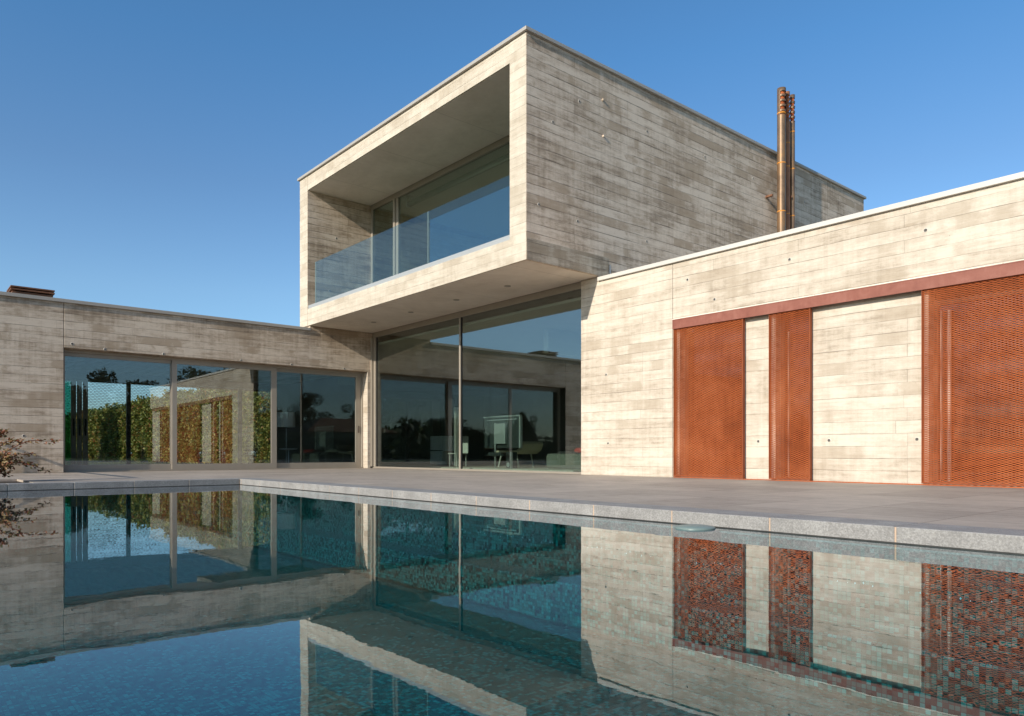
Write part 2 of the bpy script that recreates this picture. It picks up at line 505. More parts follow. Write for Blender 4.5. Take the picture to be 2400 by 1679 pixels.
# ------------------------------------------------------------------ mesh helpers
class MB:
    def __init__(self):
        self.v, self.f = [], []

    def add(self, vs_, fs):
        o = len(self.v)
        self.v += [tuple(map(float, p)) for p in vs_]
        self.f += [tuple(i + o for i in f) for f in fs]
        return self

    def box(self, x0, x1, y0, y1, z0, z1):
        if x0 > x1: x0, x1 = x1, x0
        if y0 > y1: y0, y1 = y1, y0
        if z0 > z1: z0, z1 = z1, z0
        v = [(x0, y0, z0), (x1, y0, z0), (x1, y1, z0), (x0, y1, z0), (x0, y0, z1), (x1, y0, z1), (x1, y1, z1), (x0, y1, z1)]
        return self.add(v, [(0, 3, 2, 1), (4, 5, 6, 7), (0, 1, 5, 4), (1, 2, 6, 5), (2, 3, 7, 6), (3, 0, 4, 7)])

    def tube(self, pts, radii, n=8, cap=True):
        pts = [Vector(p) for p in pts]
        if not hasattr(radii, '__len__'):
            radii = [radii] * len(pts)
        o = len(self.v)
        ref = Vector((0, 0, 1))
        for i, p in enumerate(pts):
            d = (pts[min(i + 1, len(pts) - 1)] - pts[max(i - 1, 0)])
            if d.length < 1e-9: d = Vector((0, 0, 1))
            d.normalize()
            r0 = ref if abs(d.dot(ref)) < 0.95 else Vector((1, 0, 0))
            a = d.cross(r0).normalized()
            b = d.cross(a)
            for k in range(n):
                t = 2 * math.pi * k / n
                self.v.append(tuple(p + (a * math.cos(t) + b * math.sin(t)) * radii[i]))
        for i in range(len(pts) - 1):
            for k in range(n):
                k2 = (k + 1) % n
                self.f.append((o + i * n + k, o + i * n + k2, o + (i + 1) * n + k2, o + (i + 1) * n + k))
        if cap:
            self.f.append(tuple(o + k for k in range(n - 1, -1, -1)))
            e = o + (len(pts) - 1) * n
            self.f.append(tuple(e + k for k in range(n)))
        return self

    def lathe(self, c, prof, n=24):
        """prof: list of (r, z) about a vertical axis through c"""
        o = len(self.v)
        for r, z in prof:
            for k in range(n):
                t = 2 * math.pi * k / n
                self.v.append((c[0] + r * math.cos(t), c[1] + r * math.sin(t), c[2] + z))
        for i in range(len(prof) - 1):
            for k in range(n):
                k2 = (k + 1) % n
                self.f.append((o + i * n + k, o + i * n + k2, o + (i + 1) * n + k2, o + (i + 1) * n + k))
        self.f.append(tuple(o + k for k in range(n - 1, -1, -1)))
        e = o + (len(prof) - 1) * n
        self.f.append(tuple(e + k for k in range(n)))
        return self

    def build(self, name, mat, parent=None, bevel=0.0, smooth=False, seg=2):
        me = bpy.data.meshes.new(name)
        me.from_pydata(self.v, [], self.f)
        me.materials.append(mat)
        if smooth:
            me.polygons.foreach_set('use_smooth', [True] * len(me.polygons))
        me.update()
        o = bpy.data.objects.new(name, me)
        col.objects.link(o)
        if parent is not None:
            attach(o, parent)
        if bevel:
            b = o.modifiers.new('bevel', 'BEVEL')
            b.width = bevel
            b.segments = seg
            b.limit_method = 'ANGLE'
        return o


def world_loc(o):
    p = Vector((0, 0, 0))
    while o is not None:
        p += o.location
        o = o.parent
    return p


def attach(o, parent):
    """parent o, whose vertices are in world coordinates, keeping it in place"""
    o.parent = parent
    o.location = -world_loc(parent)


def thing(name, loc, label, cat, group=None):
    o = bpy.data.objects.new(name, None)
    o.empty_display_size = 0.3
    o.location = loc
    col.objects.link(o)
    return tag(o, label, cat, group)


def tag(o, label, cat, group=None):
    o['label'] = label
    o['category'] = cat
    if group:
        o['group'] = group
    return o


def struct(o):
    o['kind'] = 'structure'
    return o


def B(*a):
    return MB().box(*a)


# ------------------------------------------------------------------ ground, terrace, pool
YP = 4.48            # far edge of the pool (runs along X)
XP = -12.30          # left end of the pool (runs along Y)
WZ = -0.098          # water level
PX1, PY0 = 6.0, -5.0

gm = G('dry_lawn')
gn = gm.noise(gm.pos(), 0.6, 5.0, 0.65)
gm.principled(gm.mix(gm.mapr(gn, 0.3, 0.7), (0.045, 0.07, 0.02), (0.10, 0.115, 0.045)), 0.95, 0.0,
              gm.bump(gm.noise(gm.pos(), 25.0, 4.0), 0.6, 0.03))
E_ = 2500.0
g_ = MB()
for (x0, x1, y0, y1) in ((-E_, XP - 0.4, -E_, E_), (PX1 + 0.4, E_, -E_, E_), (XP - 0.4, PX1 + 0.4, -E_, PY0 - 0.4), (XP - 0.4, PX1 + 0.4, YP + 0.4, E_)):
    g_.add([(x0, y0, -0.12), (x1, y0, -0.12), (x1, y1, -0.12), (x0, y1, -0.12)], [(0, 1, 2, 3)])
struct(g_.build('ground', gm.m))

BX0, BX1, BY0, BY1 = -14.6, -12.62, 0.2, 1.62     # planting gap that holds the shrub
t_ = MB()
for (x0, x1, y0, y1) in ((-26.5, 9.0, YP + 0.36, 10.60), (-19.0, XP - 0.32, BY1, YP + 0.36), (-19.0, BX0, -7.0, BY1),
                         (BX1, XP - 0.32, BY0, BY1), (BX0, XP - 0.32, -7.0, BY0), (PX1 + 0.32, 9.0, -7.0, YP + 0.36), (XP - 0.32, PX1 + 0.32, -7.0, PY0 - 0.32)):
    t_.box(x0, x1, y0, y1, -0.16, -0.002)
struct(t_.build('terrace', M['deck']))

# coping stones: one row along the far edge, one along the left end
cp = MB()
jx = -1.898 * 0.9556
L_ = 0.803
x = jx
xs = []
while x > XP - 0.3: x -= L_
while x < PX1 + 0.3:
    a, b = max(x, XP - 0.33), min(x + L_, PX1 + 0.33)
    if b - a > 0.05:
        cp.box(a + 0.0045, b - 0.0045, YP + random.uniform(-0.0015, 0.0015), YP + 0.357, -0.135, random.uniform(-0.0005, 0.0015))
    x += L_
y = YP - 0.01
while y > PY0:
    cp.box(XP - 0.327, XP + random.uniform(-0.0015, 0.0015), y - L_ + 0.0045, y - 0.0045, -0.135, random.uniform(-0.0005, 0.0015))
    y -= L_
cp.box(XP - 0.33, PX1 + 0.33, PY0 - 0.33, PY0 - 0.35 + 0.35, -0.2, 0.0)
cp.box(PX1, PX1 + 0.33, PY0 + 0.003, YP - 0.003, -0.2, 0.0)
struct(cp.build('pool_coping', M['stone'], bevel=0.006))
grout = MB()
grout.box(XP - 0.32, PX1 + 0.32, YP + 0.004, YP + 0.35, -0.135, -0.003)
grout.box(XP - 0.32, XP - 0.004, PY0, YP + 0.004, -0.135, -0.004)
struct(grout.build('pool_coping_grout', plain('pale_grout', (0.50, 0.36, 0.26), 0.9, var=0.1)))

wl = MB().box(XP, PX1, YP - .004, YP + .01, WZ - .02, WZ + .007).box(XP - .01, XP + .004, PY0, YP - .004, WZ - .02, WZ + .007)
struct(wl.build('waterline', plain('dark_wet_line', (.035, .032, .028), .4, var=.3, scale=20)))
PD = -0.98
pb = MB()
pb.add([(XP, PY0, PD), (PX1, PY0, PD), (PX1, YP, PD), (XP, YP, PD), (XP, PY0, -0.13), (PX1, PY0, -0.13), (PX1, YP, -0.13), (XP, YP, -0.13)],
       [(0, 1, 2, 3), (0, 4, 5, 1), (1, 5, 6, 2), (2, 6, 7, 3), (3, 7, 4, 0)])
struct(pb.build('pool_basin', M['mosaic']))
# the ledge of glazed tiles under the waterline
struct(B(XP + 0.01, PX1 - 0.01, YP - 0.30, YP - 0.002, PD + 0.01, -0.62).build('pool_ledge', M['mosaic'], bevel=0.02))
w_ = MB().add([(XP - 0.002, PY0, WZ), (PX1, PY0, WZ), (PX1, YP + 0.002, WZ), (XP - 0.002, YP + 0.002, WZ)], [(0, 1, 2, 3)])
struct(w_.build('pool_water', M['water']))

gl_ = MB()  # pale beads drawn in place of the sun glints along the far wall
xk = XP + 3.5
while xk < -.6:
    xk += .052
    if random.random() < .45:
        continue
    r = random.uniform(.002, .0055)
    c0 = (xk + random.uniform(-.01, .01), YP - .012, -.36 + random.uniform(-.012, .012))
    o_ = [(c0[0] + a * r, c0[1] + b * r, c0[2] + c * r) for a, b, c in ((1, 0, 0), (-1, 0, 0), (0, 1, 0), (0, -1, 0), (0, 0, 1.6), (0, 0, -1.6))]
    gl_.add(o_, [(0, 2, 4), (2, 1, 4), (1, 3, 4), (3, 0, 4), (2, 0, 5), (1, 2, 5), (3, 1, 5), (0, 3, 5)])
struct(gl_.build('glint_beads', plain('pale_glint_bead', (.80, .95, 1.0), .15, spec=.8)))
fl = MB().lathe((-3.10, 4.325, WZ), [(0.02, -0.012), (0.13, -0.010), (0.145, 0.0), (0.135, 0.012), (0.07, 0.022), (0.01, 0.025)], 32)
tag(fl.build('pool_float', plain('pale_green_plastic', (0.17, 0.22, 0.205), 0.35), smooth=True),
    'pale green round disc floating against the pool edge', 'pool float')

# ------------------------------------------------------------------ the house
house = thing('concrete_house', (-14.0, 12.0, 0.0), 'board marked concrete house with a cantilevered upper box, glass walls and rust red mesh shutters', 'house')
BXL, BXR, BYF, BYB = -19.33, -9.84, 8.70, 22.1
OXL, OXR, OZ0, OZ1 = -18.84, -10.30, 4.36, 7.60
BZ0, BZ1 = 3.90, 7.985
YG = 10.68
wall = lambda *a, mat='board', name='wall', bevel=0.007: B(*a).build(name, M[mat], house, bevel)

# upper box
wall(OXR, BXR, BYF, BYB, BZ0, BZ1, mat='board_side')
wall(BXL, OXL, BYF, BYB, BZ0, BZ1, mat='board_side')
wall(OXL + .001, OXR - .001, BYF, BYB, OZ1, BZ1, mat='board_front', name='roof_slab')
wall(OXL + .001, OXR - .001, BYF, BYB, BZ0, OZ0, mat='board_front', name='floor_slab')
wall(OXL + .001, OXR - .001, BYB - .3, BYB - .002, OZ0, OZ1, name='wall')
# smooth undersides
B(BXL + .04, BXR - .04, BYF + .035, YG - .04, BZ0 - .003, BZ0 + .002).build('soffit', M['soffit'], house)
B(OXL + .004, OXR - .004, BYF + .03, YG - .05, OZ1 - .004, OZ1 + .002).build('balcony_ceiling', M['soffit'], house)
# front returns of the two side walls take the paler front finish
for a, b in ((OXR, BXR), (BXL, OXL)):
    B(a + .002, b - .004, BYF - .004, BYF + .01, BZ0 + .002, BZ1 - .002).build('wall_end', M['board_front'], house, 0.002)
# rough slab edge on the side, ending at a movement joint
B(BXR - .01, BXR + .004, BYF + .006, 10.88, BZ0 + .004, 4.30).build('slab_edge', M['slab_rough'], house, 0.003)
B(BXR - .01, BXR + .006, 10.905, 10.93, BZ0, 4.17).build('joint_cover', M['sill_metal'], house)
B(BXR - .01, BXR + .002, 10.88, 10.905, BZ0, 4.17).build('movement_joint', M['black'], house)


def coping(x0, x1, y0, y1, z0, z1, w, name='coping'):
    m = MB()
    m.box(x0, x1, y0, y0 + w, z0, z1)
    m.box(x0, x1, y1 - w, y1, z0, z1)
    m.box(x0, x0 + w, y0 + w, y1 - w, z0, z1)
    m.box(x1 - w, x1, y0 + w, y1 - w, z0, z1)
    return m.build(name, M['coping_metal'], house, 0.004)


coping(BXL - .055, BXR + .055, BYF - .055, BYB + .055, BZ1 + .001, BZ1 + .066, 0.45)
# the wall strip right below it, slightly set back
# right wing -------------------------------------------------------------
YR = 10.60
RX0, RX1 = -10.33, 4.05
JX = -8.07
RT = 3.795
wall(RX0, JX - .004, YR, YR + .35, -.12, RT)
wall(JX + .004, RX1, YR, YR + .35, 2.80, RT)
B(JX - .004, JX + .004, YR + .02, YR + .34, -.1, RT - .01).build('movement_joint', M['slab_rough'], house)
for a, b in ((JX + .004, -8.0), (-6.74, -6.15), (-5.58, -3.90), (2.3, RX1)):
    wall(a, b, YR + .11, YR + .35, -.12, 2.797)
wall(RX1 - .35, RX1, YR + .352, 22.0, -.12, RT, mat='board_wing')
wall(BXR + .002, RX1 - .352, YR + .352, 22.0, 3.30, 3.55, mat='gravel', name='roof_slab')
wall(RX0, RX1 - .352, 21.7, 22.0, -.12, 3.298, mat='dark_plaster')
wall(RX0, -10.1, YR + .352, 21.69, -.12, 3.85, mat='dark_plaster')
wall(RX0, BXR - .002, YR, YR + .35, RT + .001, BZ0 - .004)
B(BXR, RX1 + .05, YR - .05, YR + .40, RT, 3.868).build('coping', M['coping_pale'], house, 0.004)
wall(-3.90, 2.3, YR + .345, YR + .36, 2.5, 2.79, mat='dark_plaster', name='lintel')
# drip bead under the upper wall
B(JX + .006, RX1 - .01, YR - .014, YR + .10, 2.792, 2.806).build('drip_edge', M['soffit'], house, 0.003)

# corten sliding rail
rl = MB()
rl.box(JX + .01, 3.6, YR - .02, YR + .09, 2.775, 2.789)
rl.box(JX + .01, 3.6, YR - .02, YR - .008, 2.625, 2.775)
rl.box(JX + .01, 3.6, YR + .07, YR + .09, 2.68, 2.775)
rl.build('sliding_rail', M['rust_rail'], house, 0.002)
B(JX + .01, 3.6, YR + .012, YR + .045, -.002, 0.012).build('floor_track', M['rust'], house)


def expanded_mesh(u0, u1, z0, z1, w, axis, pitch=0.080, row=0.0146, amp=0.0036, st=0.0078, dep=0.006):
    """ribbons of an expanded-metal sheet, zigzag, bonded where neighbouring ribbons meet"""
    nu = max(2, int((u1 - u0) / (pitch / 2)))
    nz = int((z1 - z0) / row)
    us = np.linspace(u0, u1, nu + 1)
    zs = z0 + row * (np.arange(nz) + 0.5) * ((z1 - z0) / (nz * row))
    V = np.zeros((nz, nu + 1, 2, 3))
    ii = np.arange(nu + 1)
    for j in range(nz):
        zz = zs[j] + amp * np.where((ii + j) % 2 == 0, 1, -1)
        for k, (dz, dy) in enumerate(((-st / 2, -dep / 2), (st / 2, dep / 2))):
            V[j, :, k, 0 if axis == 'x' else 1] = us
            V[j, :, k, 1 if axis == 'x' else 0] = w + dy
            V[j, :, k, 2] = zz + dz
    idx = np.arange(nz * (nu + 1) * 2).reshape(nz, nu + 1, 2)
    F = np.stack([idx[:, :-1, 0], idx[:, 1:, 0], idx[:, 1:, 1], idx[:, :-1, 1]], -1).reshape(-1, 4)
    m = MB()
    m.v = [tuple(p) for p in V.reshape(-1, 3)]
    m.f = [tuple(int(i) for i in f) for f in F]
    return m


def shutter(x0, x1):
    y0, y1, z0, z1 = YR + .0, YR + .062, 0.02, 2.63
    f = MB()
    t = .012
    f.box(x0, x1, y0, y1, z0, z0 + .02)
    f.box(x0, x1, y0, y1, z1 - .012, z1)
    f.box(x0, x0 + t, y0, y1, z0 + .02, z1 - .012)
    f.box(x1 - t, x1, y0, y1, z0 + .02, z1 - .012)
    fr = f.build('shutter_frame', M['rust_frame'], house)
    s = expanded_mesh(x0 + t, x1 - t, z0 + .02, z1 - .012, y0 + .014, 'x').build('shutter_mesh', M['rust'], fr)
    md = s.modifiers.new('thickness', 'SOLIDIFY')
    md.thickness = .001
    return fr


shutter(-8.05, -6.665)
shutter(-6.205, -5.52)
shutter(-3.955, -0.90)
shutter(-0.86, 2.20)


def window(x0, x1, y, z0, z1, fw=.06, fd=.07, mulls=(), mat='frame', glass='glass', head=None, foot=None, name='window'):
    f = MB()
    head = head or fw
    foot = foot or fw
    f.box(x0, x1, y, y + fd, z1 - head, z1)
    f.box(x0, x1, y, y + fd, z0, z0 + foot)
    f.box(x0, x0 + fw, y, y + fd, z0 + foot, z1 - head)
    f.box(x1 - fw, x1, y, y + fd, z0 + foot, z1 - head)
    for a, b in mulls:
        f.box(a, b, y + .002, y + fd - .002, z0 + foot, z1 - head)
    fr = f.build(name + '_frame', M[mat], house, 0.003)
    xs_ = [x0 + fw] + [q for ab in mulls for q in ab] + [x1 - fw]
    for i in range(0, len(xs_), 2):
        B(xs_[i], xs_[i + 1], y + fd * .5 - .006, y + fd * .5 + .006, z0 + foot, z1 - head).build('pane', M[glass], fr)
    return fr


for a, b, st_x in ((-8.0, -6.74, None), (-6.15, -5.58, -6.01)):
    wf = window(a, b, YR + .27, 0, 2.797, mat='frame_dark', glass='glass_dark')
    if st_x:
        B(st_x, st_x + .018, YR + .23, YR + .265, .05, 2.35).build('lit_jamb_strip', M['coping_metal'], wf, 0.003)  # pale strip added in place of the sunlit jamb edge
wf = window(-3.90, 2.3, YR + .27, 0, 2.5, mulls=((-1.75, -1.68), (.25, .32)), mat='frame_dark', glass='glass_dark')
for st_x, w_s in ((-3.80, .015), (-3.71, .035)):
    B(st_x, st_x + w_s, YR + .22, YR + .265, .05, 2.35).build('lit_jamb_strip', M['coping_pale'], wf, 0.003)  # two pale strips imitate the sunlit jamb glimpsed through the mesh

# big living-room glazing under the box
bw = MB()
bw.box(-18.75, RX0, YG - .03, YG + .07, 3.755, 3.897)
bw.box(-18.75, RX0, YG - .03, YG + .07, -.002, .045)
bw.box(-18.75, -18.69, YG - .10, YG + .07, .045, 3.755)
bw.box(-18.688, -18.59, YG - .03, YG + .07, .045, 3.755)
big = bw.build('living_window_frame', M['frame'], house, 0.004)
B(-14.565, -14.505, YG - .012, YG + .05, .045, 3.755).build('mullion', M['frame'], big, 0.003)
B(-14.500, -14.478, YG + .0, YG + .04, .045, 3.755).build('gasket', M['black'], big)
B(-18.588, -18.565, YG + .0, YG + .04, .045, 3.755).build('gasket', M['black'], big)
B(-18.565, -14.565, YG + .008, YG + .020, .045, 3.755).build('pane', M['glass'], big)
B(-14.478, RX0, YG + .014, YG + .026, .045, 3.755).build('pane', M['glass'], big)

# upper balcony glazing
uw = MB()
YU = 10.64
uw.box(OXL, OXR, YU, YU + .09, 7.455, OZ1 - .005)
uw.box(OXL, OXR, YU, YU + .09, OZ0, 4.46)
uw.box(OXL, OXL + .10, YU, YU + .09, 4.46, 7.455)
uw.box(OXR - .10, OXR, YU, YU + .09, 4.46, 7.455)
uf = uw.build('balcony_window_frame', M['frame'], house, 0.004)
B(-17.565, -17.475, YU - .03, YU + .05, 4.46, 7.455).build('mullion', M['frame'], uf, 0.003)
B(-17.472, -17.36, YU + .01, YU + .08, 4.46, 7.455).build('mullion', M['frame'], uf, 0.003)
B(OXL + .10, -17.565, YU + .03, YU + .042, 4.46, 7.455).build('pane', M['glass'], uf)
B(-17.36, OXR - .10, YU + .05, YU + .062, 4.46, 7.455).build('pane', M['glass'], uf)
M['silver_lens'] = plain('downlight_lens', (0.30, 0.28, 0.25), 0.4)
# balustrade
B(OXL + .005, OXR - .005, 8.715, 8.86, OZ0 - .002, 4.455).build('balustrade_channel', M['sill_metal'], house, 0.003)
for a, b in ((-18.56, -13.14), (-13.125, -10.36)):
    p_ = B(a, b, 8.79, 8.806, 4.455, 5.60).build('balustrade_pane', M['balus'], house)
    B(a - .001, a + .003, 8.7895, 8.8065, 4.456, 5.60).build('glass_edge', M['glass_edge'], p_)
for i, px_ in enumerate((-17.17, -15.35, -13.45, -11.65)):
    d = MB().lathe((px_, 9.78, BZ0 - .012), [(.045, 0), (.07, 0), (.07, .012), (.045, .012)], 20).build('downlight', M['frame'], house)
    MB().lathe((px_, 9.78, BZ0 - .006), [(.01, 0), (.046, 0), (.046, .004), (.01, .004)], 16).build('lens', M['silver_lens'], d)

# upper room
wall(OXL + .002, OXR - .002, 15.0, 15.2, OZ0 + .002, OZ1 - .002, mat='plaster', name='inner_wall')
B(OXL + .002, OXR - .002, YU + .1, 14.99, OZ0, OZ0 + .02).build('inner_floor', M['floor_in'], house)
B(OXL + .002, OXR - .002, YU + .1, 14.99, OZ1 - .06, OZ1 - .03).build('inner_ceiling', M['plaster'], house)

# left wing ----------------------------------------------------------------
XW = -18.75
WT = 3.755
DJ = 2.945
XD = -19.03
wall(XW - .35, XW, -8.0, DJ - .004, -.12, WT, mat='board_wing')
wall(XW - .35, XW, DJ + .004, YG + .02, 2.765, WT, mat='board_wing')
B(XW - .34, XW - .02, DJ - .004, DJ + .004, 0, WT - .01).build('movement_joint', M['black'], house)
wall(XD - .3, XW, 10.485, YG - .10, -.12, 2.763, mat='board', name='wall')
wall(XW - .35, XW, BYF + .03, YG + .02, WT + .001, BZ0 - .004, mat='board_wing')
B(XW - .40, XW + .05, -8.0, BYF + .027, WT, 3.832).build('coping', M['coping_metal'], house, 0.004)
wall(-25.3, XW - .352, -8.0, YG + .02, 2.86, 3.45, mat='slab_rough', name='roof_slab')
# far side of the wing
wall(-25.3, -25.0, -8.0, 3.75, -.12, 2.858, mat='dark_plaster')
wall(-25.3, -25.0, 10.35, 22.0, -.12, 3.8, mat='dark_plaster')
wall(-25.3, -25.0, 3.75, 10.35, 2.62, 2.858, mat='dark_plaster', name='lintel')
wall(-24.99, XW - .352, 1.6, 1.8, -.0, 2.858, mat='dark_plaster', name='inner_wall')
B(-25.0, RX1 - .36, YG + .08, 21.69, -.13, .012).build('inner_floor', M['floor_in'], house)
B(-25.0, XD - .0, 1.8, YG + .08, -.13, .012).build('inner_floor', M['floor_in'], house)
# living room shell
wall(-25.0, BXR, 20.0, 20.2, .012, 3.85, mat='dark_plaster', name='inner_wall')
B(-25.0, RX0, YG + .09, 20.0, 3.56, 3.62).build('inner_ceiling', M['plaster'], house)
wall(-25.0, -19.2, YG + .09, 20.0, 3.63, 3.88, mat='slab_rough', name='roof_slab')
B(-13.6, -13.42, 12.6, 19.9, 2.95, 3.56).build('bulkhead', M['plaster'], house, 0.01)
wall(-25.3, -19.12, YG + .022, YG + .088, 2.86, 3.90, mat='slab_rough', name='wall')
# sliding doors of the wing: three leaves and outer frame
df = MB()
df.box(XD - .09, XD + .03, DJ + .02, 10.483, 2.70, 2.762)
df.box(XD - .09, XD + .05, DJ + .02, 10.483, -.002, .035)
df.box(XD - .09, XD + .03, 10.445, 10.483, .035, 2.70)
df.box(XD - .09, XD + .03, DJ + .02, DJ + .04, .035, 2.70)
dfr = df.build('sliding_door_frame', M['frame'], house, 0.003)


def leaf(y0, y1, x, l, r):
    f = MB()
    f.box(x, x + .06, y0, y1, 2.615, 2.70)
    f.box(x, x + .06, y0, y1, .035, .165)
    f.box(x, x + .06, y0, y0 + l, .165, 2.615)
    f.box(x, x + .06, y1 - r, y1, .165, 2.615)
    o = f.build('sliding_door', M['frame'], house, 0.003)
    B(x + .024, x + .036, y0 + l, y1 - r, .165, 2.615).build('pane', M['glass_door'], o)
    return o


leaf(DJ + .04, 5.36, XD - .085, .03, .12)
leaf(5.262, 7.895, XD - .02, .115, .15)
lf = leaf(7.80, 10.445, XD - .085, .12, .17)
B(XD - .03, XD + .0, 10.35, 10.375, 1.02, 1.22).build('door_handle', M['frame_dark'], lf, 0.004)
# far glazing: sliding stack, post and mesh screen
for i in range(3):
    yy = 4.10 + i * .145
    s = B(-24.98 + .05 * i, -24.93 + .05 * i, yy, yy + .132, .012, 2.60).build('door_stile', M['frame'], house, 0.004)
    B(-24.93 + .05 * i, -24.90 + .05 * i, yy + .045, yy + .085, .95, 1.45).build('door_handle', M['black'], s, 0.005)
B(-25.02, -24.99, 3.76, 4.10, .012, 2.61).build('pane', M['glass_far'], house)
B(-25.0, -24.9, 5.59, 5.70, .012, 2.62).build('post', M['frame_dark'], house)
B(-25.0, -24.9, 9.02, 9.14, .012, 2.62).build('post', M['frame_dark'], house)
fs = MB().box(-25.22, -25.16, 3.78, 10.33, 2.58, 2.62).box(-25.22, -25.16, 3.78, 10.33, .0, .03).build('screen_frame', M['rust_dark'], house)
expanded_mesh(3.78, 10.33, .03, 2.58, -25.19, 'y', pitch=.11, row=.05, amp=.011, st=.011, dep=.006).build('screen_mesh', M['rust_dark'], fs)

# chimney pipes along the box wall --------------------------------------------
def pipe(yc, r, top, bands, slots, mat, slot_arc, rg=1.06):
    n = 28
    m = MB()
    c = (-9.56, yc)
    zs_ = [3.5]
    st, sh = .075, .05
    sl = [(top - .09 - i * (st + sh) - st, top - .09 - i * (st + sh)) for i in range(slots)]
    zs_ += sorted(z for s in sl for z in s) + [top]
    o = 0
    for z in zs_:
        for k in range(n):
            t = 2 * math.pi * k / n
            m.v.append((c[0] + r * math.cos(t), c[1] + r * math.sin(t), z))
    for i in range(len(zs_) - 1):
        is_slot = any(abs(zs_[i] - a) < 1e-6 for a, b in sl)
        for k in range(n):
            t = math.degrees(2 * math.pi * (k + .5) / n)
            if is_slot and slot_arc[0] <= ((t + 180) % 360) - 180 <= slot_arc[1]:
                continue
            k2 = (k + 1) % n
            m.f.append((i * n + k, i * n + k2, (i + 1) * n + k2, (i + 1) * n + k))
    e = (len(zs_) - 1) * n
    m.f.append(tuple(e + k for k in range(n)))
    p = m.build('chimney_pipe', M[mat], house, smooth=False)
    for po in p.data.polygons:
        po.use_smooth = len(po.vertices) == 4
    MB().lathe((c[0], c[1], top - .80), [(r * .72, 0), (r * .72, .78)], 20).build('inner_flue', M['rust'], p, smooth=True)
    for a, b in sl:
        MB().lathe((c[0], c[1], a - .016), [(r * .7, 0), (r * rg, 0), (r * rg, .016), (r * .7, .016)], 24).build('louvre_ring', M['rust_dark'], p)
    for z in bands:
        MB().lathe((c[0], c[1], z), [(r, 0), (r * 1.045, .008), (r * 1.045, .022), (r, .03)], 24).build('weld_seam', M['weld'], p, smooth=True)
    return p


pipe(16.93, .105, 9.50, (8.86, 7.62, 6.42), 5, 'pipe', (-75, 45), 1.006)
pipe(17.20, .064, 9.50, (8.2, 7.61, 6.42), 5, 'pipe_rust', (-180, 180))
pipe(17.45, .064, 9.50, (8.55, 7.61, 6.42), 5, 'pipe', (-180, 180))
B(-9.84, -9.66, 16.66, 16.72, 6.80, 6.85).build('pipe_bracket', M['rust_dark'], house, 0.004)
B(-9.84, -9.50, 17.31, 17.34, 6.86, 6.92).build('pipe_bracket', M['rust_dark'], house, 0.004)

# stacked corten cap on the wing roof
cap = thing('roof_vent', (-20.3, 2.5, 3.45), 'low stack of rusty steel plates capping a flue on the left wing roof', 'roof vent')
B(-20.62, -20.12, 2.25, 2.80, 3.45, 4.10).build('flue_box', M['rust_dark'], cap)
for z0, gx in ((4.085, .03), (4.145, 0.0), (4.205, .0)):
    B(-20.78 + gx, -20.0 - gx, 2.10 + gx, 2.96 - gx, z0, z0 + .034).build('cap_plate', M['rust_dark'], cap, 0.004)

# tie holes ---------------------------------------------------------------------
M['hollow'] = plain('plug_hollow', (0.10, 0.09, 0.08), 0.9)
M['plug'] = plain('pale_plug_rim', (0.58, 0.55, 0.49), 0.8)


def tie_hole(face, u, z):
    """a shallow cone plug: pale rim and dark hollow, on a wall facing +X or -Y"""
    m, d = MB(), MB()
    n = 14
    pf = [(.021, .006), (.027, .004), (.029, -.004), (.015, -.004)]
    def P(r, h, t):
        a, b = r * math.cos(t), r * math.sin(t)
        return (face[1] + h, u + a, z + b) if face[0] == 'x' else (u + a, face[1] - h, z + b)
    for r, h in pf[:3]:
        m.v += [P(r, h, 2 * math.pi * k / n) for k in range(n)]
    for i in range(2):
        for k in range(n):
            k2 = (k + 1) % n
            m.f.append((i * n + k, i * n + k2, (i + 1) * n + k2, (i + 1) * n + k))
    o = m.build('tie_hole', M['plug'], house, smooth=True)
    d.v = [P(.0215, .0015, 2 * math.pi * k / n) for k in range(n)]
    d.f = [tuple(range(n))]
    d.build('hole', M['hollow'], o)


for u, z in ((10.05, 7.15), (12.06, 7.15), (14.1, 7.15), (16.1, 7.15), (18.6, 7.12), (10.0, 4.85), (12.05, 4.85), (14.1, 4.85), (15.95, 4.85),
             (9.35, 6.55), (9.0, 4.95)):
    tie_hole(('x', BXR), u, z)
for u, z in ((0.9, 2.32), (0.95, .78), (2.2, .8), (3.10, 2.86), (3.75, 2.80), (5.0, 2.80), (6.85, 2.80), (8.2, 2.80), (9.75, 2.80)):
    tie_hole(('x', XW), u, z)
for u, z in ((-9.65, 1.95), (-9.6, .62), (-7.75, 3.45), (-5.85, 3.42), (-3.9, 3.42), (-7.2, 3.02)):
    tie_hole(('y', YR), u, z)
for u, z in ((-6.45, .62), (-5.28, .62), (-4.05, .62)):
    tie_hole(('y', YR + .11), u, z)
for u, z in ((9.55, 6.45), (9.35, 4.95)):
    tie_hole(('x', OXL), u, z)
# stubby leftover nubs that throw long shadows along the side wall
for yy, zz in ((10.68, 7.36), (10.7, 6.65)):
    B(BXR - .01, BXR + .035, yy, yy + .035, zz, zz + .04).build('concrete_nub', M['board_side'], house, 0.008)

